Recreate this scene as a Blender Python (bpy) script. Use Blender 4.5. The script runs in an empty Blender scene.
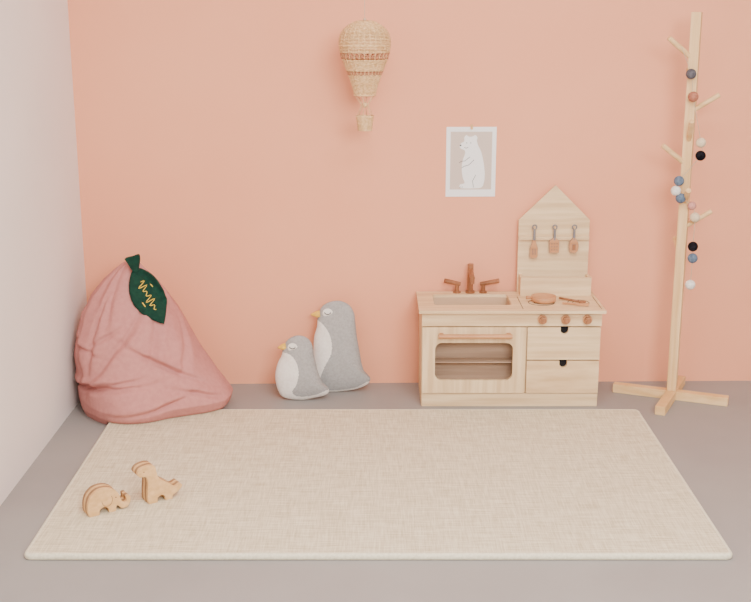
import bpy, bmesh, math, random
from mathutils import Vector, Matrix, noise
from mathutils.bvhtree import BVHTree
random.seed(4)
scene = bpy.context.scene
COL = scene.collection

def srgb(r, g, b):
    def f(c):
        c = c/255.0
        return c/12.92 if c <= 0.04045 else ((c+0.055)/1.055)**2.4
    return (f(r), f(g), f(b), 1.0)

# ---------------------------------------------------------------- materials
def base_mat(name, rough=0.7, spec=0.3):
    m = bpy.data.materials.new(name); m.use_nodes = True
    nt = m.node_tree; b = nt.nodes['Principled BSDF']
    b.inputs['Roughness'].default_value = rough
    b.inputs['Specular IOR Level'].default_value = spec
    return m, nt, b

def noise_mat(name, c1, c2, scale=(10,10,10), nscale=1.0, detail=4, rough=0.7, spec=0.3, bump=0.0, bdist=0.002, lo=0.35, hi=0.65, bump_scale=None):
    m, nt, b = base_mat(name, rough, spec)
    tc = nt.nodes.new('ShaderNodeTexCoord'); mp = nt.nodes.new('ShaderNodeMapping')
    mp.inputs['Scale'].default_value = scale
    nz = nt.nodes.new('ShaderNodeTexNoise'); nz.inputs['Scale'].default_value = nscale; nz.inputs['Detail'].default_value = detail
    rp = nt.nodes.new('ShaderNodeValToRGB')
    rp.color_ramp.elements[0].position = lo; rp.color_ramp.elements[0].color = c1
    rp.color_ramp.elements[1].position = hi; rp.color_ramp.elements[1].color = c2
    nt.links.new(tc.outputs['Object'], mp.inputs['Vector'])
    nt.links.new(mp.outputs['Vector'], nz.inputs['Vector'])
    nt.links.new(nz.outputs['Fac'], rp.inputs['Fac'])
    nt.links.new(rp.outputs['Color'], b.inputs['Base Color'])
    if bump > 0:
        bp = nt.nodes.new('ShaderNodeBump'); bp.inputs['Strength'].default_value = bump; bp.inputs['Distance'].default_value = bdist
        src = nz
        if bump_scale:
            src = nt.nodes.new('ShaderNodeTexNoise'); src.inputs['Scale'].default_value = bump_scale; src.inputs['Detail'].default_value = 3
            nt.links.new(tc.outputs['Object'], src.inputs['Vector'])
        nt.links.new(src.outputs['Fac'], bp.inputs['Height'])
        nt.links.new(bp.outputs['Normal'], b.inputs['Normal'])
    return m

M = {}
M['wall_pink'] = noise_mat('peach_wall_paint', srgb(238,163,128), srgb(240,167,132), (1,1,1), 2.0, rough=0.85, spec=0.2, bump=0.06, bump_scale=150)
M['wall_left'] = noise_mat('offwhite_wall_paint', srgb(233,222,216), srgb(237,226,220), (1,1,1), 2.0, rough=0.9, spec=0.2, bump=0.05, bump_scale=150)
M['white'] = noise_mat('white_plaster', srgb(232,228,224), srgb(238,234,230), (1,1,1), 2.0, rough=0.9)
M['floor'] = noise_mat('taupe_floor', srgb(148,143,139), srgb(154,149,145), (1,1,1), 2.5, 6, rough=0.55, spec=0.35, bump=0.03, bump_scale=60)
M['birchX'] = noise_mat('birch_ply_grain_x', srgb(214,180,136), srgb(236,207,164), (3,50,50), 1.0, 6, rough=0.5)
M['birchZ'] = noise_mat('birch_ply_grain_z', srgb(214,180,136), srgb(236,207,164), (50,50,3), 1.0, 6, rough=0.5)
M['ply_wave'] = noise_mat('birch_ply_figured', srgb(208,171,126), srgb(234,203,159), (4,10,22), 1.2, 6, rough=0.5)
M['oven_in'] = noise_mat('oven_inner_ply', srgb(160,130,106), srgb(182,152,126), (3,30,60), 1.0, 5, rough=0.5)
M['sink_wood'] = noise_mat('sink_ply', srgb(190,158,126), srgb(206,174,142), (3,30,30), 1.0, 5, rough=0.5)
M['pineZ'] = noise_mat('pine_grain_z', srgb(219,175,117), srgb(238,202,150), (55,55,3), 1.0, 6, rough=0.5)
M['pineX'] = noise_mat('pine_grain_x', srgb(219,175,117), srgb(238,202,150), (8,8,45), 1.0, 5, rough=0.5)
M['walnut'] = noise_mat('walnut', srgb(128,82,54), srgb(162,108,74), (40,40,8), 1.0, 5, rough=0.4)
M['cherry'] = noise_mat('cherry_wood', srgb(184,128,86), srgb(204,148,104), (8,40,40), 1.0, 5, rough=0.4)
M['toy_wood'] = noise_mat('beech_wood', srgb(210,164,108), srgb(228,186,132), (20,60,60), 1.0, 5, rough=0.5)
M['toy_dark'] = noise_mat('smoked_beech', srgb(140,102,68), srgb(164,124,84), (20,60,60), 1.0, 5, rough=0.5)
M['grey_sil'] = noise_mat('grey_handle', srgb(120,116,118), srgb(136,132,134), (20,20,20), 1.0, rough=0.5)
M['black'] = noise_mat('black_felt', srgb(20,19,22), srgb(34,32,36), (40,40,40), 1.0, rough=0.95)
M['bag'] = noise_mat('pink_knit', srgb(187,127,121), srgb(194,134,127), (60,60,60), 1.0, 3, rough=0.95, spec=0.1, bump=0.25, bdist=0.0015, bump_scale=420)
M['leaf'] = noise_mat('green_felt', srgb(10,46,36), srgb(16,58,44), (60,60,60), 1.0, rough=0.95, bump=0.3, bump_scale=300)
M['gold'] = noise_mat('yellow_embroidery', srgb(226,190,60), srgb(240,208,84), (90,90,90), 1.0, rough=0.6)
M['pg_grey'] = noise_mat('grey_plush', srgb(156,153,150), srgb(168,165,162), (120,120,120), 1.0, 3, rough=0.95, spec=0.1, bump=0.2, bdist=0.001, bump_scale=300)
M['pg_white'] = noise_mat('cream_plush', srgb(230,222,213), srgb(238,232,224), (120,120,120), 1.0, 3, rough=0.95, spec=0.1, bump=0.2, bdist=0.001, bump_scale=300)
M['beak'] = noise_mat('yellow_felt', srgb(224,174,70), srgb(236,190,88), (80,80,80), 1.0, rough=0.9)
M['rattan'] = noise_mat('rattan', srgb(214,171,116), srgb(239,202,151), (120,120,120), 1.0, 3, rough=0.55)
M['rattan_dark'] = noise_mat('stained_rattan', srgb(182,122,88), srgb(198,140,104), (120,120,120), 1.0, 3, rough=0.55)
M['paper'] = noise_mat('white_paper', srgb(242,240,238), srgb(246,244,242), (5,5,5), 1.0, rough=0.8)
M['print_bg'] = noise_mat('printed_beige', srgb(206,186,173), srgb(210,190,177), (5,5,5), 1.0, rough=0.8)
M['ink'] = noise_mat('printed_ink', srgb(40,36,38), srgb(50,46,48), (5,5,5), 1.0, rough=0.8)
M['cord'] = noise_mat('cotton_cord', srgb(196,170,140), srgb(210,186,156), (50,50,50), 1.0, rough=0.9)
M['ring'] = noise_mat('burner_print', srgb(110,84,66), srgb(120,92,72), (50,50,50), 1.0, rough=0.6)
def felt(n, r, g, b):
    return noise_mat('felt_'+n, srgb(max(r-12,0),max(g-12,0),max(b-12,0)), srgb(min(r+8,255),min(g+8,255),min(b+8,255)), (120,120,120), 1.0, 3, rough=0.95, spec=0.1, bump=0.4, bump_scale=400)

def mat_weave():
    m, nt, b = base_mat('woven_linen_mat', 0.75, 0.25)
    tc = nt.nodes.new('ShaderNodeTexCoord')
    def str_noise(sc, det=3):
        mp = nt.nodes.new('ShaderNodeMapping'); mp.inputs['Scale'].default_value = sc
        nz = nt.nodes.new('ShaderNodeTexNoise'); nz.inputs['Scale'].default_value = 1; nz.inputs['Detail'].default_value = det
        nt.links.new(tc.outputs['Object'], mp.inputs['Vector']); nt.links.new(mp.outputs['Vector'], nz.inputs['Vector'])
        return nz
    a = str_noise((12,290,12)); c = str_noise((290,14,14))
    a2 = nt.nodes.new('ShaderNodeMath'); a2.operation='MULTIPLY'; a2.inputs[1].default_value=0.56
    c2 = nt.nodes.new('ShaderNodeMath'); c2.operation='MULTIPLY'; c2.inputs[1].default_value=0.44
    nt.links.new(a.outputs['Fac'],a2.inputs[0]); nt.links.new(c.outputs['Fac'],c2.inputs[0])
    hf = nt.nodes.new('ShaderNodeMath'); hf.operation = 'ADD'
    nt.links.new(a2.outputs[0], hf.inputs[0]); nt.links.new(c2.outputs[0], hf.inputs[1])
    rp = nt.nodes.new('ShaderNodeValToRGB')
    rp.color_ramp.elements[0].position = 0.37; rp.color_ramp.elements[0].color = srgb(193,177,145)
    rp.color_ramp.elements[1].position = 0.62; rp.color_ramp.elements[1].color = srgb(231,220,192)
    nt.links.new(hf.outputs[0], rp.inputs['Fac']); nt.links.new(rp.outputs['Color'], b.inputs['Base Color'])
    bp = nt.nodes.new('ShaderNodeBump'); bp.inputs['Strength'].default_value = 0.2; bp.inputs['Distance'].default_value = 0.001
    nt.links.new(hf.outputs[0], bp.inputs['Height']); nt.links.new(bp.outputs['Normal'], b.inputs['Normal'])
    return m
M['mat'] = mat_weave()
M['mat_edge'] = noise_mat('mat_binding', srgb(218,208,182), srgb(232,223,198), (120,120,120), 1.0, rough=0.8, bump=0.3, bump_scale=250)

# ---------------------------------------------------------------- mesh helpers
def empty(name, loc):
    e = bpy.data.objects.new(name, None); e.location = loc; e.empty_display_size = 0.05
    COL.objects.link(e); return e

def mk(name, verts, faces, mats, parent=None, smooth=False, mat_idx=None, origin=None, bev=0.0, autosm=None):
    verts = [Vector(v) for v in verts]
    if origin is None:
        mn = Vector([min(v[i] for v in verts) for i in range(3)]); mx = Vector([max(v[i] for v in verts) for i in range(3)])
        origin = (mn+mx)/2; origin.z = mn.z
    origin = Vector(origin)
    me = bpy.data.meshes.new(name)
    me.from_pydata([v-origin for v in verts], [], faces); me.update()
    if not isinstance(mats, (list, tuple)): mats = [mats]
    for mm in mats: me.materials.append(mm)
    if mat_idx is not None:
        for p, i in zip(me.polygons, mat_idx): p.material_index = i
    bm = bmesh.new(); bm.from_mesh(me)
    bmesh.ops.recalc_face_normals(bm, faces=bm.faces)
    if bev > 0:
        es = [e for e in bm.edges if len(e.link_faces) == 2 and e.calc_face_angle(0) > 0.6]
        bmesh.ops.bevel(bm, geom=es, offset=bev, segments=2, profile=0.6, affect='EDGES', clamp_overlap=True)
    bm.to_mesh(me); bm.free()
    if smooth:
        for p in me.polygons: p.use_smooth = True
    ob = bpy.data.objects.new(name, me); COL.objects.link(ob)
    if parent is not None:
        ob.parent = parent; ob.location = origin - parent.location
    else:
        ob.location = origin
    return ob

def box(name, x0,x1,y0,y1,z0,z1, mat, parent=None, bev=0.002):
    v = [(x,y,z) for x in (x0,x1) for y in (y0,y1) for z in (z0,z1)]
    f = [(0,1,3,2),(4,6,7,5),(0,4,5,1),(2,3,7,6),(0,2,6,4),(1,5,7,3)]
    return mk(name, v, f, mat, parent, bev=bev)

class Geo:
    def __init__(s): s.v=[]; s.f=[]; s.m=[]
    def add(s, v, f, m=0):
        o=len(s.v); s.v += [tuple(p) for p in v]; s.f += [tuple(i+o for i in q) for q in f]; s.m += [m]*len(f)
    def tube(s, pts, r, seg=8, m=0, closed=False, caps=True):
        pts=[Vector(p) for p in pts]; n=len(pts)
        rad = r if isinstance(r,(list,tuple)) else [r]*n
        vs=[]; up=None
        for i,p in enumerate(pts):
            if closed: t=(pts[(i+1)%n]-pts[i-1]).normalized()
            else: t=(pts[min(i+1,n-1)]-pts[max(i-1,0)]).normalized()
            if up is None:
                up=Vector((0,0,1)) if abs(t.z)<0.9 else Vector((0,1,0))
            a=(up - t*up.dot(t))
            if a.length<1e-4: a=t.orthogonal()
            a.normalize(); b=t.cross(a); up=a
            for k in range(seg):
                an=2*math.pi*k/seg
                vs.append(p+(a*math.cos(an)+b*math.sin(an))*rad[i])
        fs=[]
        rng = n if closed else n-1
        for i in range(rng):
            j=(i+1)%n
            for k in range(seg):
                fs.append((i*seg+k,i*seg+(k+1)%seg,j*seg+(k+1)%seg,j*seg+k))
        if not closed and caps:
            fs.append(tuple(range(seg))); fs.append(tuple((n-1)*seg+k for k in range(seg)))
        s.add(vs,fs,m)
    def sphere(s, c, r, m=0, seg=20, rings=12, sc=(1,1,1)):
        vs=[]; fs=[]
        c=Vector(c)
        for i in range(1,rings):
            th=math.pi*i/rings
            for k in range(seg):
                a=2*math.pi*k/seg
                vs.append(c+Vector((r*sc[0]*math.sin(th)*math.cos(a), r*sc[1]*math.sin(th)*math.sin(a), r*sc[2]*math.cos(th))))
        top=len(vs); vs.append(c+Vector((0,0,r*sc[2]))); bot=len(vs); vs.append(c-Vector((0,0,r*sc[2])))
        for i in range(rings-2):
            for k in range(seg):
                fs.append((i*seg+k,(i+1)*seg+k,(i+1)*seg+(k+1)%seg,i*seg+(k+1)%seg))
        for k in range(seg):
            fs.append((top,k,(k+1)%seg)); o=(rings-2)*seg; fs.append((bot,o+(k+1)%seg,o+k))
        s.add(vs,fs,m)
    def box(s, x0,x1,y0,y1,z0,z1,m=0):
        v = [(x,y,z) for x in (x0,x1) for y in (y0,y1) for z in (z0,z1)]
        s.add(v,[(0,1,3,2),(4,6,7,5),(0,4,5,1),(2,3,7,6),(0,2,6,4),(1,5,7,3)],m)
    def prism(s, out, map3, t0, t1, m=0, mside=None):
        n=len(out)
        v=[map3(a,b,t0) for a,b in out]+[map3(a,b,t1) for a,b in out]
        s.add(v,[tuple(range(n)),tuple(range(2*n-1,n-1,-1))],m)
        o=len(s.v)-2*n
        fs=[(i,(i+1)%n,n+(i+1)%n,n+i) for i in range(n)]
        s.f += [tuple(i+o for i in q) for q in fs]; s.m += [m if mside is None else mside]*n
    def make(s, name, mats, parent=None, smooth=False, bev=0, origin=None):
        return mk(name, s.v, s.f, mats, parent, smooth=smooth, mat_idx=s.m, bev=bev, origin=origin)

def xz(a,b,t): return (a,t,b)
def xy(a,b,t): return (a,b,t)

def ring_plate(name, rect, hole, rad, map3, t0, t1, mat, parent):
    a0,a1,b0,b1 = rect; h0,h1,k0,k1 = hole
    inner=[]
    for cx,cy,s in ((h1-rad,k1-rad,0),(h0+rad,k1-rad,90),(h0+rad,k0+rad,180),(h1-rad,k0+rad,270)):
        for i in range(9):
            an=math.radians(s+i*90/8); inner.append((cx+rad*math.cos(an),cy+rad*math.sin(an)))
    cx,cy=(h0+h1)/2,(k0+k1)/2
    outer=[]
    for (x,y) in inner:
        dx,dy=x-cx,y-cy
        t=min([( (a1-cx)/dx if dx>0 else (a0-cx)/dx) if abs(dx)>1e-9 else 1e9, ((b1-cy)/dy if dy>0 else (b0-cy)/dy) if abs(dy)>1e-9 else 1e9])
        outer.append((cx+dx*t,cy+dy*t))
    for c in ((a0,b0),(a0,b1),(a1,b0),(a1,b1)):
        i=min(range(len(outer)),key=lambda i:(outer[i][0]-c[0])**2+(outer[i][1]-c[1])**2); outer[i]=c
    n=len(inner)
    v=[map3(a,b,t0) for a,b in outer]+[map3(a,b,t0) for a,b in inner]+[map3(a,b,t1) for a,b in outer]+[map3(a,b,t1) for a,b in inner]
    f=[]
    for i in range(n):
        j=(i+1)%n
        f += [(i,j,n+j,n+i),(2*n+i,3*n+i,3*n+j,2*n+j),(i,2*n+i,2*n+j,j),(n+i,n+j,3*n+j,3*n+i)]
    return mk(name, v, f, mat, parent)

def catmull(pts, per=8, closed=True):
    out=[]; n=len(pts)
    rng = n if closed else n-1
    for i in range(rng):
        if closed: p0,p1,p2,p3=[Vector(pts[(i+k-1)%n]) for k in range(4)]
        else: p0,p1,p2,p3=[Vector(pts[min(max(i+k-1,0),n-1)]) for k in range(4)]
        for j in range(per):
            t=j/per
            out.append(0.5*((2*p1)+(-p0+p2)*t+(2*p0-5*p1+4*p2-p3)*t*t+(-p0+3*p1-3*p2+p3)*t**3))
    if not closed: out.append(Vector(pts[-1]))
    return out

def lerp_tab(tab, x):
    if x<=tab[0][0]: return tab[0][1:]
    for a,b in zip(tab,tab[1:]):
        if x<=b[0]:
            t=(x-a[0])/(b[0]-a[0]); return tuple(p+(q-p)*t for p,q in zip(a[1:],b[1:]))
    return tab[-1][1:]

# ---------------------------------------------------------------- room
XL=-1.133; YB=4.35; XR=3.0; YF=-3.0; ZC=2.5; WS=0.0197
def wy(x): return YB+(x-XL)*WS
g=Geo(); g.prism([(XL-.1,YF),(XR+.1,YF),(XR+.1,wy(XR)+.1),(XL-.1,wy(XL)+.1)],xy,-0.1,0.0); g.make('floor',[M['floor']],origin=(0,3,0))
g=Geo(); g.prism([(XL-.1,wy(XL-.1)),(XR+.1,wy(XR+.1)),(XR+.1,wy(XR+.1)+.1),(XL-.1,wy(XL-.1)+.1)],xy,0,ZC); g.make('wall_back',[M['wall_pink']])
box('wall_left', XL-0.1, XL, YF, YB, 0.0, ZC, M['wall_left'], bev=0)
box('wall_right', XR, XR+0.1, YF, YB+.08, 0.0, ZC, M['white'], bev=0)
box('ceiling', XL-0.1, XR+0.1, YF, YB+0.15, ZC, ZC+0.1, M['white'], bev=0)

# ---------------------------------------------------------------- play mat
MX0,MX1,MY0,MY1=-0.959,0.975,2.840,4.012
MH=0.019
def build_mat():
    H=MH
    e=empty('play_mat',(0,3.4,0))
    def rr(d,r=0.022):
        x0,x1,y0,y1=MX0+d,MX1-d,MY0+d,MY1-d; o=[]
        r=max(r-d,0.006)
        for cx,cy,s in ((x1-r,y1-r,0),(x0+r,y1-r,90),(x0+r,y0+r,180),(x1-r,y0+r,270)):
            for i in range(7):
                a=math.radians(s+i*15); o.append((cx+r*math.cos(a),cy+r*math.sin(a)))
        return o
    rings=[(0.005,0.0),(0.001,0.003),(0.0,0.007),(0.0,0.012),(0.0015,0.016),(0.005,H-.0002),(0.0095,H+0.0006),(0.0125,H-0.0015)]
    v=[];f=[];n=28
    for d,z in rings:
        for p in rr(d): v.append((p[0],p[1],z))
    for k in range(len(rings)-1):
        for i in range(n):
            j=(i+1)%n; f.append((k*n+i,k*n+j,(k+1)*n+j,(k+1)*n+i))
    f.append(tuple(range(n)))
    mk('edge_binding',v,f,M['mat_edge'],e,smooth=True)
    g=Geo(); g.prism(rr(0.0115),xy,0.002,H,0)
    g.make('woven_top',[M['mat']],e)
build_mat()

# ---------------------------------------------------------------- play kitchen
def build_kitchen():
    e=empty('play_kitchen',(0.505,4.2,0))
    X0,X1=0.172,0.838; YFr=4.10; YBk=4.355
    B=M['birchZ']; BX=M['birchX']
    box('side_left',X0,X0+0.012,YFr,YBk,0,0.368,B,e)
    box('side_right',X1-0.012,X1,YFr,YBk,0,0.368,B,e)
    box('divider',0.556,0.568,YFr,YBk,0.05,0.368,B,e)
    box('back_panel',X0+0.012,X1-0.012,YBk-0.008,YBk,0.0,0.368,M['oven_in'],e)
    box('bottom_panel',X0+0.012,X1-0.012,YFr,YBk-0.008,0.045,0.056,BX,e)
    box('plinth',X0+0.002,X1-0.002,YFr-0.008,YFr+0.006,0.0,0.052,BX,e)
    box('oven_cavity_panel',X0+0.012,0.556,YFr+0.07,YFr+0.078,0.056,0.32,M['oven_in'],e)
    box('oven_shelf',X0+0.012,0.556,YFr+0.012,YFr+0.07,0.165,0.169,M['oven_in'],e)
    box('fascia',X0,X1,YFr-0.016,YFr,0.316,0.369,BX,e,bev=0.0015)
    ring_plate('oven_door',(X0+0.003,0.559,0.056,0.312),(0.222,0.512,0.106,0.252),0.026,xz,YFr-0.016,YFr-0.002,M['birchZ'],e)
    g=Geo(); g.tube([(0.232,YFr-0.042,0.284),(0.505,YFr-0.042,0.284)],0.0085,14)
    g.box(0.236,0.252,YFr-0.040,YFr-0.014,0.277,0.291); g.box(0.485,0.501,YFr-0.040,YFr-0.014,0.277,0.291)
    g.make('oven_handle',[M['cherry']],e,bev=0.001)
    for k,(z0,z1) in enumerate(((0.187,0.312),(0.056,0.182))):
        cx=0.701; w=0.0145; dp=0.011
        o=[(0.565,z0),(X1-0.003,z0),(X1-0.003,z1),(cx+w,z1),(cx+w,z1-dp)]
        for i in range(1,12):
            a=math.pi*i/12; o.append((cx+w*math.cos(a),z1-dp-w*math.sin(a)))
        o+=[(cx-w,z1-dp),(cx-w,z1),(0.565,z1)]
        g=Geo(); g.prism(o,xz,YFr-0.016,YFr-0.003)
        g.make('drawer_front_%d'%(k+1),[M['ply_wave'] if k else M['birchX']],e)
        box('drawer_gap_%d'%(k+1),cx-0.025,cx+0.025,YFr-0.002,YFr+0.004,z1-0.035,z1+0.002,M['black'],e,bev=0)
        box('drawer_box_%d'%(k+1),0.575,X1-0.02,YFr+0.005,YBk-0.03,z0+0.005,z1-0.02,BX,e)
    CT=0.382
    ring_plate('countertop',(0.16,0.848,4.06,4.36),(0.220,0.510,4.145,4.308),0.012,xy,CT-0.012,CT,BX,e)
    g=Geo()
    g.box(0.214,0.516,4.139,4.314,CT-0.062,CT-0.054)
    g.box(0.212,0.220,4.137,4.316,CT-0.062,CT-0.0125); g.box(0.510,0.518,4.137,4.316,CT-0.062,CT-0.0125)
    g.box(0.220,0.510,4.137,4.145,CT-0.062,CT-0.0125); g.box(0.220,0.510,4.308,4.316,CT-0.062,CT-0.0125)
    g.make('sink_basin',[M['sink_wood']],e)
    g=Geo()
    for cx,r in ((0.625,0.048),(0.765,0.040)):
        for rr in (r,r*0.55):
            g.tube([(cx+rr*math.cos(a*math.pi/24),4.18+rr*0.95*math.sin(a*math.pi/24),CT+0.0004) for a in range(48)],0.0016,6,closed=True)
    g.tube([(0.545,4.085,CT+.0003),(0.545,4.27,CT+.0003)],0.0014,6); g.tube([(0.835,4.085,CT+.0003),(0.835,4.27,CT+.0003)],0.0014,6)
    g.make('burner_rings',[M['ring']],e)
    def tap(nm,x,lever,top):
        g=Geo()
        g.tube([(x,4.337,CT),(x,4.337,CT+0.006)],0.015,16)
        g.tube([(x,4.337,CT+0.004),(x,4.337,top)],0.008,14)
        g.tube([(x-(0.012 if lever>x else -0.012),4.337,top-0.008),(lever,4.325,top+0.008)],[0.008,0.0095],12)
        g.make(nm,[M['walnut']],e)
    tap('tap_handle_left',0.318,0.268,0.425); tap('tap_handle_right',0.420,0.480,0.425)
    g=Geo(); g.tube([(0.369,4.337,CT),(0.369,4.337,CT+0.008)],0.018,16)
    g.tube([(0.369,4.337,CT+0.004),(0.369,4.337,0.497)],0.0115,16)
    g.tube([(0.369,4.342,0.472),(0.369,4.245,0.462)],0.010,14)
    g.tube([(0.369,4.252,0.468),(0.369,4.252,0.438)],0.009,14)
    g.make('faucet_spout',[M['walnut']],e)
    for i,x in enumerate((0.617,0.703,0.783)):
        g=Geo(); g.tube([(x,4.084,0.3435),(x,4.074,0.3435)],0.0175,24,0); g.tube([(x,4.076,0.3435),(x,4.058,0.3435)],0.0125,20,1)
        g.box(x-0.003,x+0.003,4.054,4.060,0.332,0.355,1)
        g.make('knob_%d'%(i+1),[M['cherry'],M['walnut']],e,bev=0.001)
    g=Geo(); g.prism([(0.552,CT),(0.826,CT),(0.826,0.668),(0.689,0.803),(0.552,0.668)],xz,4.346,4.358)
    g.make('house_backboard',[M['birchX']],e,bev=0.0015)
    g=Geo(); g.box(0.554,0.824,4.334,4.3465,0.592,0.606); 
    for x in (0.611,0.689,0.764): g.tube([(x,4.347,0.640),(x,4.322,0.640),(x,4.320,0.646)],0.0035,8)
    g.make('utensil_rail',[M['birchX']],e)
    g=Geo(); g.box(0.558,0.830,4.282,4.294,CT,0.455); g.box(0.558,0.570,4.294,4.346,CT,0.455); g.box(0.818,0.830,4.294,4.346,CT,0.455); g.box(0.570,0.818,4.294,4.346,CT,CT+0.01)
    g.make('spice_shelf_box',[M['birchX']],e)
build_kitchen()

def utensil(name,x,kind):
    g=Geo(); y=4.326
    zt=0.648; g.tube([(x+0.008*math.sin(a*math.pi/8),y,zt-0.004+0.008*math.cos(a*math.pi/8)) for a in range(16)],0.0028,8,0,closed=True)
    g.tube([(x,y,zt-0.012),(x,y,zt-0.055)],[0.0045,0.0055],12,0)
    def pr(o,t=0.004): g.prism([(x+a,zt-b) for a,b in o],xz,y-t,y+t,1)
    if kind==0:
        pr([(-.004,.05),(.004,.05),(.010,.072),(.015,.085),(.015,.118),(.010,.125),(-.010,.125),(-.015,.118),(-.015,.085),(-.010,.072)],0.003)
        for k in (-.006,0.0,.006): g.box(x+k-.0012,x+k+.0012,y-.0042,y-.0028,zt-.112,zt-.088,2)
    elif kind==1:
        pr([(-.004,.045),(.004,.045),(.019,.058),(.019,.104),(-.019,.104),(-.019,.058)])
        for i in range(3):
            for j in range(3): g.tube([(x-.010+i*.010,y-.0055,zt-.068-j*.012),(x-.010+i*.010,y-.0035,zt-.068-j*.012)],.0025,8,2)
    else:
        o=[(-.004,.045),(.004,.045),(.016,.062),(.019,.078),(.016,.096),(.008,.104),(-.008,.104),(-.016,.096),(-.019,.078),(-.016,.062)]
        pr(o,0.005); g.box(x-.007,x+.007,y-.0062,y-.0045,zt-.094,zt-.070,2)
    g.make(name,[M['grey_sil'],M['cherry'],M['walnut']],None,bev=0.0006)
utensil('toy_fork',0.611,0); utensil('toy_slotted_turner',0.689,1); utensil('toy_spatula',0.764,2)

def build_pan():
    g=Geo(); c=(0.635,4.19); z=0.3842
    prof=[(0,0),(0.038,0),(0.045,0.004),(0.047,0.022),(0.043,0.022),(0.040,0.006),(0.0,0.005)]
    v=[];f=[];n=32
    for r,h in prof:
        for k in range(n):
            a=2*math.pi*k/n; v.append((c[0]+max(r,1e-4)*math.cos(a),c[1]+max(r,1e-4)*math.sin(a),z+h))
    for i in range(len(prof)-1):
        for k in range(n): f.append((i*n+k,i*n+(k+1)%n,(i+1)*n+(k+1)%n,(i+1)*n+k))
    g.add(v,f,0)
    g.tube([(c[0]-.044,c[1]-.004,z+.016),(c[0]-.066,c[1]-.010,z+.018)],[.005,.007],12,0)
    g.make('toy_cooking_pot',[M['cherry']],smooth=True)
    g=Geo(); g.tube([(0.700,4.225,0.3895),(0.765,4.17,0.3895)],[0.004,0.0045],10,0)
    g.sphere((0.776,4.160,0.3895),0.012,0,sc=(1.2,1.0,0.45))
    g.make('toy_wooden_spoon',[M['walnut']],smooth=True)
    g=Geo(); g.tube([(0.700,4.150,0.3885),(0.750,4.135,0.3885)],[0.0035,0.004],10,0)
    g.prism([(0.748,4.128),(0.792,4.118),(0.797,4.138),(0.752,4.145)],xy,0.3845,0.3905)
    g.make('toy_wooden_scraper',[M['cherry']])
build_pan()

# ---------------------------------------------------------------- coat rack
RX,RY=1.141,4.186
def build_rack():
    e=empty('tree_coat_rack',(RX,RY,0))
    def beam(name,p,q,w,z0,z1):
        p=Vector(p);q=Vector(q); d=(q-p).normalized(); n=Vector((-d.y,d.x))*w/2
        o=[p-n,q-n,q+n,p+n]
        g=Geo(); g.prism([(a.x,a.y) for a in o],xy,z0,z1); g.make(name,[M['pineX']],e,bev=0.003)
    beam('base_beam_1',(0.935,4.272),(1.335,4.104),0.038,0.0,0.034)
    beam('base_beam_2a',(1.050,3.993),(1.133,4.168),0.038,0.0,0.034)
    beam('base_beam_2b',(1.149,4.203),(1.222,4.362),0.038,0.0,0.034)
    g=Geo(); 
    ang=math.radians(-24); w=0.0175
    o=[(RX+w*(math.cos(ang)*a-math.sin(ang)*b),RY+w*(math.sin(ang)*a+math.cos(ang)*b)) for a,b in ((-1,-1),(1,-1),(1,1),(-1,1))]
    g.prism(o,xy,0.034,1.445); g.make('post',[M['pineZ']],e,bev=0.003)
    pegs=[(1.278,-0.10,-0.02,0.078),(1.094,0.098,-0.01,0.062),(0.900,-0.098,-0.02,0.075),(0.668,0.10,-0.01,0.064),(0.985,-0.02,-0.10,0.085),(0.760,-0.012,-0.09,0.06),(1.19,0.01,0.10,0.05),(0.56,0.0,0.10,0.05)]
    for i,(z,dx,dy,dz) in enumerate(pegs):
        g=Geo(); g.tube([(RX,RY,z),(RX+dx,RY+dy,z+dz)],0.0095,14); g.make('peg_%d'%(i+1),[M['pineX']],e,bev=0.0015)
build_rack()
def build_garland():
    cols=[felt('charcoal',94,92,98),felt('rust_brown',174,114,92),felt('cream',224,202,170),felt('black',26,24,30),felt('dusty_blue',102,117,136),felt('white',232,226,218),felt('muted_pink',204,146,134),M['cord']]
    balls=[(1.123,1.231,0),(1.136,1.151,1),(1.176,.987,2),(1.178,.94,3),(1.106,.848,4),(1.097,.812,5),(1.115,.785,4),(1.158,.757,6),(1.172,.714,2),(1.172,.605,3),(1.174,.561,4),(1.172,.460,5)]
    g=Geo(); pts=[(1.085,RY-0.035,1.325)]
    for x,z,c in balls:
        y=RY-0.042 if abs(x-RX)<0.034 else RY-0.038
        g.sphere((x,y,z),0.0185 if c!=6 else 0.016,c); pts.append((x,y,z))
    g.tube([tuple(p) for p in catmull([Vector(p) for p in pts],5,False)],0.0012,6,7)
    g.make('felt_ball_garland',cols,smooth=True)
build_garland()

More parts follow.
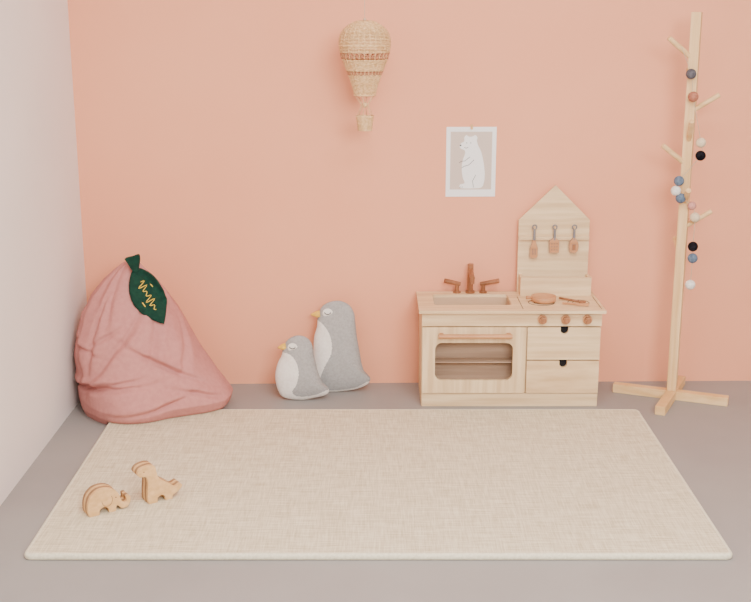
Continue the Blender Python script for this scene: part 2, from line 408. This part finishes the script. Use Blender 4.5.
# ---------------------------------------------------------------- balloon
def build_balloon():
    cx,cy=-0.038,4.15
    e=empty('rattan_hot_air_balloon',(cx,cy,1.032))
    prof=[(1.157,.037),(1.190,.045),(1.225,.057),(1.260,.071),(1.296,.0845),(1.331,.0905),(1.355,.0895),(1.378,.080),(1.396,.062),(1.408,.042),(1.415,.022)]
    smooth=catmull([Vector((r,z)) for z,r in prof],4,False)
    tab=[(p.y,p.x) for p in smooth]
    def R(z): return lerp_tab(tab,z)[0]
    g=Geo()
    bands=[(1.284,1.306),(1.228,1.240)]
    nr=28
    arc=[]; 
    for i in range(len(smooth)-1):
        a,b=smooth[i],smooth[i+1]
        for t in range(10): arc.append(a.lerp(b,t/10))
    acc=0;last=arc[0]; sel=[arc[0]]
    for p in arc[1:]:
        acc+=(p-last).length; last=p
        if acc>=0.0046: sel.append(p); acc=0
    for k,p in enumerate(sel):
        if any(a<p.y<b for a,b in bands): continue
        pts=[]
        n=nr*4
        for i in range(n):
            an=2*math.pi*i/n; rr=p.x+0.0015*math.cos(nr/2*an*1+ (math.pi if k%2 else 0))
            pts.append((cx+rr*math.cos(an),cy+rr*math.sin(an),p.y))
        g.tube(pts,0.0020,6,0,closed=True)
    for i in range(nr):
        an=2*math.pi*i/nr
        g.tube([(cx+p.x*math.cos(an),cy+p.x*math.sin(an),p.y) for p in smooth[::2]],0.0018,6,0)
    for a,b in bands:
        for i in range(nr):
            for s in (-1,1):
                pts=[]
                for t in range(5):
                    zz=a+(b-a)*t/4; an=2*math.pi*(i+s*t/4)/nr; pts.append((cx+(R(zz)+.001)*math.cos(an),cy+(R(zz)+.001)*math.sin(an),zz))
                g.tube(pts,0.0017,5,1)
    for zz,rad in ((1.157,.003),(1.331,.0028)):
        g.tube([(cx+(R(zz)+.001)*math.cos(a*math.pi/24),cy+(R(zz)+.001)*math.sin(a*math.pi/24),zz) for a in range(48)],rad,8,0,closed=True)
    g.make('envelope',[M['rattan'],M['rattan_dark']],e,smooth=True)
    g=Geo()
    for k in range(12):
        z=1.032+k*0.0042; r=0.024+0.006*(k/11)
        n=40; g.tube([(cx+(r+.001*math.cos(10*a*2*math.pi/n+(k%2)*math.pi))*math.cos(a*2*math.pi/n),cy+(r+.001*math.cos(10*a*2*math.pi/n+(k%2)*math.pi))*math.sin(a*2*math.pi/n),z) for a in range(n)],0.0021,6,0,closed=True)
    for a in range(10):
        an=a*2*math.pi/10; g.tube([(cx+.024*math.cos(an),cy+.024*math.sin(an),1.032),(cx+.030*math.cos(an),cy+.030*math.sin(an),1.082)],.0018,6)
    g.tube([(cx+.031*math.cos(a*math.pi/20),cy+.031*math.sin(a*math.pi/20),1.081) for a in range(40)],.003,8,0,closed=True)
    v=[(cx+.0235*math.cos(a*math.pi/16),cy+.0235*math.sin(a*math.pi/16),z) for z in (1.031,1.034) for a in range(32)]
    g.add(v,[tuple(range(32)),tuple(range(63,31,-1))]+[(i,(i+1)%32,32+(i+1)%32,32+i) for i in range(32)])
    g.make('basket',[M['rattan']],e,smooth=True)
    g=Geo()
    for a in range(6):
        an=a*math.pi/3+.3; g.tube([(cx+.030*math.cos(an),cy+.030*math.sin(an),1.081),(cx+.012*math.cos(an),cy+.012*math.sin(an),1.122),(cx+.037*math.cos(an),cy+.037*math.sin(an),1.157)],.0013,6)
    g.sphere((cx,cy,1.122),0.010)
    g.make('basket_strings',[M['rattan']],e,smooth=True)
    g=Geo(); g.tube([(cx,cy,1.414),(cx,cy,ZC)],0.0011,6); g.sphere((cx,cy,1.418),.006); g.make('hanging_cord',[M['cord']],e)
build_balloon()

# ---------------------------------------------------------------- poster
def build_poster():
    py=wy(0.365)
    D=py-4.370
    e=empty('bear_poster',(0.365,py,0.754))
    box('paper_sheet',0.270,0.461,4.3675+D,4.3695+D,0.754,1.021,M['paper'],e,bev=0)
    box('print_background',0.286,0.445,4.3665+D,4.3676+D,0.782,1.003,M['print_bg'],e,bev=0)
    def P(u,v): return Vector((0.270+(u-446.3)*0.00385, 1.021-(v-127.5)*0.00385))
    out=[(464,138),(466,135.5),(468.5,137),(472,136.8),(475,135.5),(477,138),(476.5,141),(478,146),(481,152),(483.5,162),(485,173),(484.5,182),(482,187.5),(475,188.5),(463,188.5),(460,187),(461,184.5),(465,183),(463,177),(462,168),(463,160),(465,154),(464.5,150.5),(461,149),(459.5,146.5),(461,143.5),(464,141.5)]
    o=catmull([P(*p) for p in out],5)
    g=Geo(); g.prism([(p.x,p.y) for p in o],xz,4.3655+D,4.3666+D); g.make('bear_body',[M['paper']],e)
    g=Geo()
    def line(pts,r=0.0009): g.tube([(P(*p).x,4.3652+D,P(*p).y) for p in pts],r,6)
    line([(470,157),(465,161),(461,161.5),(459.5,163)]); line([(474,160),(469,165),(464,166.5),(462,168)]); line([(474,187.5),(473,181),(476,175)]); line([(464,147.5),(466,148.5),(468,147.5)])
    for u,v,r in ((460.4,145.6,.0036),(466.5,143.2,.0020),(470.5,143.2,.0020)):
        p=P(u,v); g.sphere((p.x,4.3654+D,p.y),r,0,12,8,sc=(1,.2,.8))
    for u in (460.5,462.5): line([(u,187.8),(u+.3,186.5)])
    g.make('bear_line_drawing',[M['ink']],e)
    box('paper_clip',0.361,0.370,4.360+D,4.3700+D,1.012,1.030,M['toy_wood'],e,bev=.001)
    e.rotation_euler=(0,0,math.atan(WS))
build_poster()

# ---------------------------------------------------------------- penguins
def point_in(poly,x,y):
    c=False;n=len(poly);j=n-1
    for i in range(n):
        xi,yi=poly[i];xj,yj=poly[j]
        if (yi>y)!=(yj>y) and x<(xj-xi)*(y-yi)/(yj-yi)+xi: c=not c
        j=i
    return c
def penguin(name,out,white,beak,eye,u0,v0,x0,y0,k,T,lean,basez=0.0):
    def W(u,v,off):
        z=(v0-v)*k; x=x0+(u-u0)*k
        s,c=math.sin(lean),math.cos(lean)
        return (x, y0+z*s+off*c, z*c-off*s)
    sm=catmull([Vector(p) for p in out],12)
    n=len(sm); cx=sum(p.x for p in sm)/n; cy=sum(p.y for p in sm)/n+4
    rings=40
    wp=[(p.x,p.y) for p in catmull([Vector(p) for p in white],6)]
    v=[];f=[];mi=[]
    def thick(u,vv,s):
        fat=1.0-0.35*max(0,min(1,(cy-vv)/60.0))
        return T*fat*(max(0,1-s**2.6))**0.55
    for side in (-1,1):
        o=len(v)
        for r in range(rings):
            s=1-(r/rings)**1.6
            for p in sm:
                u=cx+(p.x-cx)*s; w=cy+(p.y-cy)*s
                nz=noise.noise(Vector((u*.12,w*.12,side*3)))*T*0.05*(1-s)
                q=W(u,w,side*thick(u,w,s)+nz); v.append((q[0],q[1],q[2]))
        ci=len(v); v.append(W(cx,cy,side*T*1.0))
        for r in range(rings):
            for i in range(n):
                j=(i+1)%n
                if r<rings-1: q=(o+r*n+i,o+r*n+j,o+(r+1)*n+j,o+(r+1)*n+i)
                else: q=(o+r*n+i,o+r*n+j,ci)
                f.append(q)
                s=1-((r+.5)/rings)**1.6; p=sm[i]
                mi.append(1 if point_in(wp,cx+(p.x-cx)*s,cy+(p.y-cy)*s) else 0)
    mz=min(p[2] for p in v); dz=basez-mz
    v=[(a,b,c+dz) for a,b,c in v]
    me=mk('tmp',v,f,[M['pg_grey'],M['pg_white']],None,smooth=True,mat_idx=mi)
    bmx=bmesh.new(); bmx.from_mesh(me.data); bmesh.ops.remove_doubles(bmx,verts=bmx.verts,dist=1e-5)
    bmesh.ops.recalc_face_normals(bmx,faces=bmx.faces); bmx.to_mesh(me.data); bmx.free()
    loc=me.location.copy()
    e=empty(name,loc); me.name='body'; me.parent=e; me.location=(0,0,0)
    bv=BVHTree.FromPolygons([Vector(p) for p in v],f)
    def surf(u,w,off=.0015):
        q=Vector(W(u,w,0)); q.z+=dz
        h=bv.ray_cast(Vector((q.x,q.y-0.5,q.z)),Vector((0,1,0)))
        return (h[0]+Vector((0,-off,0))) if h[0] else q
    g=Geo()
    a=Vector(W(beak[0],beak[1],-T*.1)); b=Vector(W(beak[2],beak[3],-T*.2)); a.z+=dz;b.z+=dz
    g.tube([a,a.lerp(b,.35),a.lerp(b,.75),b],[k*3.6,k*3.3,k*1.9,k*.5],12,0)
    g.make('beak',[M['beak']],e,smooth=True)
    ex,ey,er=eye
    g=Geo(); q=surf(ex,ey+1,0.0002); g.sphere(q,k*(er+2.2),0,20,10,sc=(1,.18,.9)); g.make('eye_patch',[M['pg_white']],e,smooth=True)
    g=Geo()
    g.tube([q+Vector((er*math.cos(t*math.pi/8)*k,-k*(er+2.2)*.18-.0003,(-er*.7*math.sin(t*math.pi/8)+1)*k)) for t in range(9)],k*.42,6,0)
    g.make('sleeping_eye',[M['ink']],e)
    return e
bigO=[(318,390),(313,380),(312,366),(313,350),(314,336),(317,325),(318,314),(322,305),(330,300),(340,299),(349,303),(354,311),(355.5,322),(357,336),(359.5,350),(361.5,362),(364.5,371),(370,377),(368,383),(358,388),(345,390.5),(330,391.5)]
bigW=[(300,316),(316,318),(323,322),(329,330),(332,341),(331,352),(326,362),(321,374),(320,388),(340,388.5),(357,385.5),(368,380),(374,384),(360,400),(300,400)]
smO=[(284,393),(278,384),(276,371),(278.5,359),(282.5,351),(284.5,342),(290,334),(299,330.5),(308,333),(313,340),(314.5,349),(316.5,359),(319.5,370),(323.5,379),(329,384),(327.5,390),(316,393.5),(300,396)]
smW=[(265,348),(286,347.5),(293,350),(298,357),(300,367),(298,378),(294,386),(300,391),(316,389.5),(327,385),(335,386),(330,400),(265,400)]
penguin('penguin_cushion',bigO,bigW,(320,312,311,312.5),(328,309,3.0),340,391,-0.138,4.262,0.0039,0.042,0.10)
penguin('penguin_cushion',smO,smW,(287,341.5,279,342.5),(294,340,2.8),302,396,-0.284,4.165,0.00385,0.040,0.10)

# ---------------------------------------------------------------- bean bag
def build_bag():
    tab=[(0.0,-.835,4.09,.262,.205),(0.03,-.828,4.085,.284,.228),(0.06,-.824,4.08,.290,.240),(0.10,-.838,4.085,.277,.238),(.136,-.852,4.09,.262,.228),(.214,-.880,4.10,.236,.205),(.292,-.898,4.11,.208,.180),(.37,-.908,4.12,.176,.152),(.428,-.913,4.13,.138,.120),(.487,-.913,4.14,.088,.080),(.522,-.911,4.14,.052,.048),(.545,-.905,4.14,.030,.028),(.553,-.903,4.14,.006,.006)]
    NZ=170; NA=260
    v=[];f=[]
    def gz(x,w): return math.exp(-(x/w)**2)
    def adif(a,deg): return (a-math.radians(deg)+math.pi)%(2*math.pi)-math.pi
    vert=[(268,.30,260,.15,.075,.09),(300,.30,150,.13,.08,.07),(235,.34,60,.14,.07,.08),(205,.30,-40,.14,.08,.06),(325,.22,200,.09,.08,.05),(250,.42,0,.08,.08,.07)]
    horz=[(.125,225,.03,.010,.85,.11),(.21,300,-.13,.011,.42,.10),(.075,285,.05,.009,.45,.07),(.165,262,.05,.008,.35,.06),(.26,215,-.05,.009,.4,.05),(.10,320,-.08,.010,.35,.06),(.31,250,.10,.009,.3,.06)]
    for i in range(NZ+1):
        t=i/NZ
        z=0.553*(1-(1-t)**1.15) if t<1 else .553
        cx,cy,rx,ry=[float(q) for q in lerp_tab(tab,z)]
        h=z/.553
        for k in range(NA):
            a=2*math.pi*k/NA
            c,s=math.cos(a),math.sin(a)
            bump=1.0
            bump+=0.10*gz(adif(a,253),.45)*max(0,1-z/.25)
            bump-=0.13*gz(adif(a,305),.5)*max(0,1-z/.30)
            pl=0.06*math.sin(a*11+2.5*noise.noise(Vector((c,s,z*4))))*gz(h-.95,.2)
            q=Vector((c*1.6+1.3,s*1.6,z*5))
            fo=noise.noise(q)*0.06+noise.noise(q*2.1)*0.02
            wob=0.01*noise.noise(Vector((c*3,s*3,z*8)))
            cr=0
            for a0,z0,sl,ze,wd,dp in vert:
                da=adif(a,a0+(z-z0)*sl)+wob*4
                cr+=(-dp*gz(da,wd)+dp*.5*gz(da-wd*1.8,wd*1.3))*gz(z-z0,ze)
            for zz0,a0,sl,wd,ae,dp in horz:
                aa=adif(a,a0); dz=z-(zz0+sl*aa)+wob
                cr+=(-dp*gz(dz,wd)+dp*.5*gz(dz-wd*2.1,wd*1.5))*gz(aa,ae)*min(1,z/.04)
            sc=bump*(1+pl+fo*(1 if z>.01 else .6)+cr)
            x=cx+rx*c*sc; y=cy+ry*s*sc
            zz=z
            x=max(x,XL+0.010); y=min(y,YB-0.006)
            if x>MX0-.004 and y<MY1+.004: zz=max(zz,MH+0.0012)
            v.append((x,y,zz))
    for i in range(NZ):
        for k in range(NA):
            j=(k+1)%NA; f.append((i*NA+k,i*NA+j,(i+1)*NA+j,(i+1)*NA+k))
    f.append(tuple(NZ*NA+k for k in range(NA)))
    e=empty('bean_bag_chair',(-.86,4.1,0))
    ob=mk('fabric_body',v,f,M['bag'],e,smooth=True)
    bv=BVHTree.FromPolygons([Vector(p) for p in v],f)
    def surf(x,z,off):
        h=bv.ray_cast(Vector((x,3.0,z)),Vector((0,1,0)))
        return h[0]+Vector((0,-off,0)) if h[0] else None
    g=Geo()
    out=[(-.885,.528),(-.905,.560),(-.912,.575),(-.885,.583),(-.862,.590),(-.858,.572),(-.862,.548),(-.868,.528)]
    g.prism([(p.x,p.y) for p in catmull([Vector(p) for p in out],4)],xz,4.07,4.085)
    g.make('felt_stem',[M['leaf']],e,bev=.002)
    A=Vector((-.885,.535)); B=Vector((-.765,.352)); ax=(B-A); L=ax.length; ax.normalize(); nr=Vector((-ax.y,ax.x))
    NU,NV=28,12
    grid=[]
    for i in range(NU+1):
        t=i/NU; w=0.054*(math.sin(math.pi*t**0.85))**0.8 if 0<t<1 else 0.0005
        row=[]
        for j in range(NV+1):
            s=-1+2*j/NV; p=A+ax*L*t+nr*w*s
            row.append((p.x,p.y,t,s))
        grid.append(row)
    ys={}
    for i,row in enumerate(grid):
        for j,(x,z,t,s) in enumerate(row):
            h=surf(x,z,0.008); ys[i,j]=h.y if h else None
    hits=[(grid[i][j][0],grid[i][j][1],y) for (i,j),y in ys.items() if y is not None]
    def fity(x,z):
        sw=0;sy=0
        for (hx,hz,hy) in hits[::3]:
            w=1/(1e-5+((hx-x)**2+(hz-z)**2)**1.2); sw+=w; sy+=w*hy
        return sy/sw
    vv=[];ff=[]
    for side in (0,1):
        for i,row in enumerate(grid):
            for j,(x,z,t,s) in enumerate(row):
                y=fity(x,z)-0.014-0.006*(1-abs(s))+side*0.006; vv.append((x,y,z))
    n=NV+1; tot=(NU+1)*n
    for side in (0,1):
        for i in range(NU):
            for j in range(NV): ff.append(tuple(side*tot+q for q in (i*n+j,i*n+j+1,(i+1)*n+j+1,(i+1)*n+j)))
    for i in range(NU):
        for j in (0,NV): ff.append((i*n+j,(i+1)*n+j,tot+(i+1)*n+j,tot+i*n+j))
    mk('felt_leaf',vv,ff,M['leaf'],e,smooth=True)
    g=Geo()
    def onleaf(t,s):
        p=A+ax*L*t+nr*0.054*s; return (p.x,fity(p.x,p.y)-0.0225,p.y)
    g.tube([onleaf(0.24+0.5*i/40,0.02+0.26*math.sin(i*0.95)*(0.6+.4*math.sin(i*.3))) for i in range(41)],0.0015,6)
    g.tube([onleaf(0.36,0.42),onleaf(0.42,0.46)],0.002,6); g.tube([onleaf(0.52,-.42),onleaf(0.60,-.38)],0.002,6)
    g.make('embroidered_mark',[M['gold']],e,smooth=True)
build_bag()

# ---------------------------------------------------------------- wooden toys
def toy(name,outline,loc,rot,k,thick,layers,extra=None):
    ca,sa=math.cos(rot),math.sin(rot); H=MH+0.0002
    def mp(a,b,t):
        x=a*k; return (loc[0]+x*ca-t*sa, loc[1]+x*sa+t*ca, H+b*k)
    e=empty(name,(loc[0],loc[1],H))
    tt=-thick/2
    sm=[(p.x,max(p.y,0)) for p in catmull([Vector(p) for p in outline],5)]
    for i,(w,m) in enumerate(layers):
        g=Geo(); g.prism(sm,mp,tt,tt+w*thick,0); g.make('layer_%d'%(i+1),[M[m]],e,bev=0.0008); tt+=w*thick
    if extra: extra(e,mp,thick)
eleph=[(-21,0),(-23,10),(-20,21),(-12,28),(-1,29),(8,25),(13,18),(15,11),(18,8),(21,9),(21,14),(25,14),(25,7),(21,2),(15,2),(11,6),(9,5),(8,0),(1,0),(0,5),(-5,8),(-10,5),(-11,0)]
dino=[(-13,0),(-14,12),(-13,24),(-15,31),(-21,32),(-24,36),(-21,41),(-12,43),(-5,41),(-3,34),(-1,27),(5,22),(12,17),(17,13),(23,15),(25,12),(20,7),(14,4),(13,0),(6,0),(5,5),(1,7),(-3,5),(-4,0)]
def extras(u,v,ear=False):
    def f(e,mp,th):
        g=Geo(); g.tube([mp(u,v,-th/2-.0006),mp(u,v,-th/2+.001)],.0022,10)
        if ear: g.tube([mp(-1+6*math.cos(t),15-7*math.sin(t),-th/2-.0002) for t in [i*math.pi/10-.6 for i in range(13)]],.0007,6)
        g.make('carved_marks',[M['walnut']],e)
    return f
toy('wooden_elephant_toy',eleph,(-0.797,3.125),math.radians(34),0.0027,0.048,[(.25,'toy_wood'),(.25,'toy_dark'),(.25,'toy_wood'),(.25,'toy_dark')],extras(9,16,True))
toy('wooden_dinosaur_toy',dino,(-0.659,3.205),math.radians(34),0.00285,0.048,[(.25,'toy_wood'),(.25,'toy_dark'),(.25,'toy_wood'),(.25,'toy_dark')],extras(-17,37))

# ---------------------------------------------------------------- light
w=bpy.data.worlds.new('daylight'); scene.world=w; w.use_nodes=True
bg=w.node_tree.nodes['Background']; bg.inputs['Color'].default_value=(1.0,0.995,0.985,1); bg.inputs['Strength'].default_value=1.1
def area(name,loc,target,sx,sy,en,col):
    l=bpy.data.lights.new(name,'AREA'); l.shape='RECTANGLE'; l.size=sx; l.size_y=sy; l.energy=en; l.color=col
    o=bpy.data.objects.new(name,l); o.location=loc
    o.rotation_euler=(Vector(target)-Vector(loc)).to_track_quat('-Z','Y').to_euler(); COL.objects.link(o)
area('window_daylight',(0.8,0.0,2.3),(0.0,4.2,0.5),1.8,1.2,212,(1.0,0.99,0.97))
area('ceiling_softbox',(0.4,2.3,2.45),(0.3,2.9,0),1.6,1.0,70,(1.0,0.99,0.97))

# ---------------------------------------------------------------- camera
cam=bpy.data.cameras.new('camera'); co=bpy.data.objects.new('camera',cam); COL.objects.link(co)
cam.sensor_width=36; cam.sensor_fit='HORIZONTAL'; cam.lens=54.84
co.location=(0,0,1.45); co.rotation_euler=(math.radians(90-14.25),0,0)
scene.camera=co
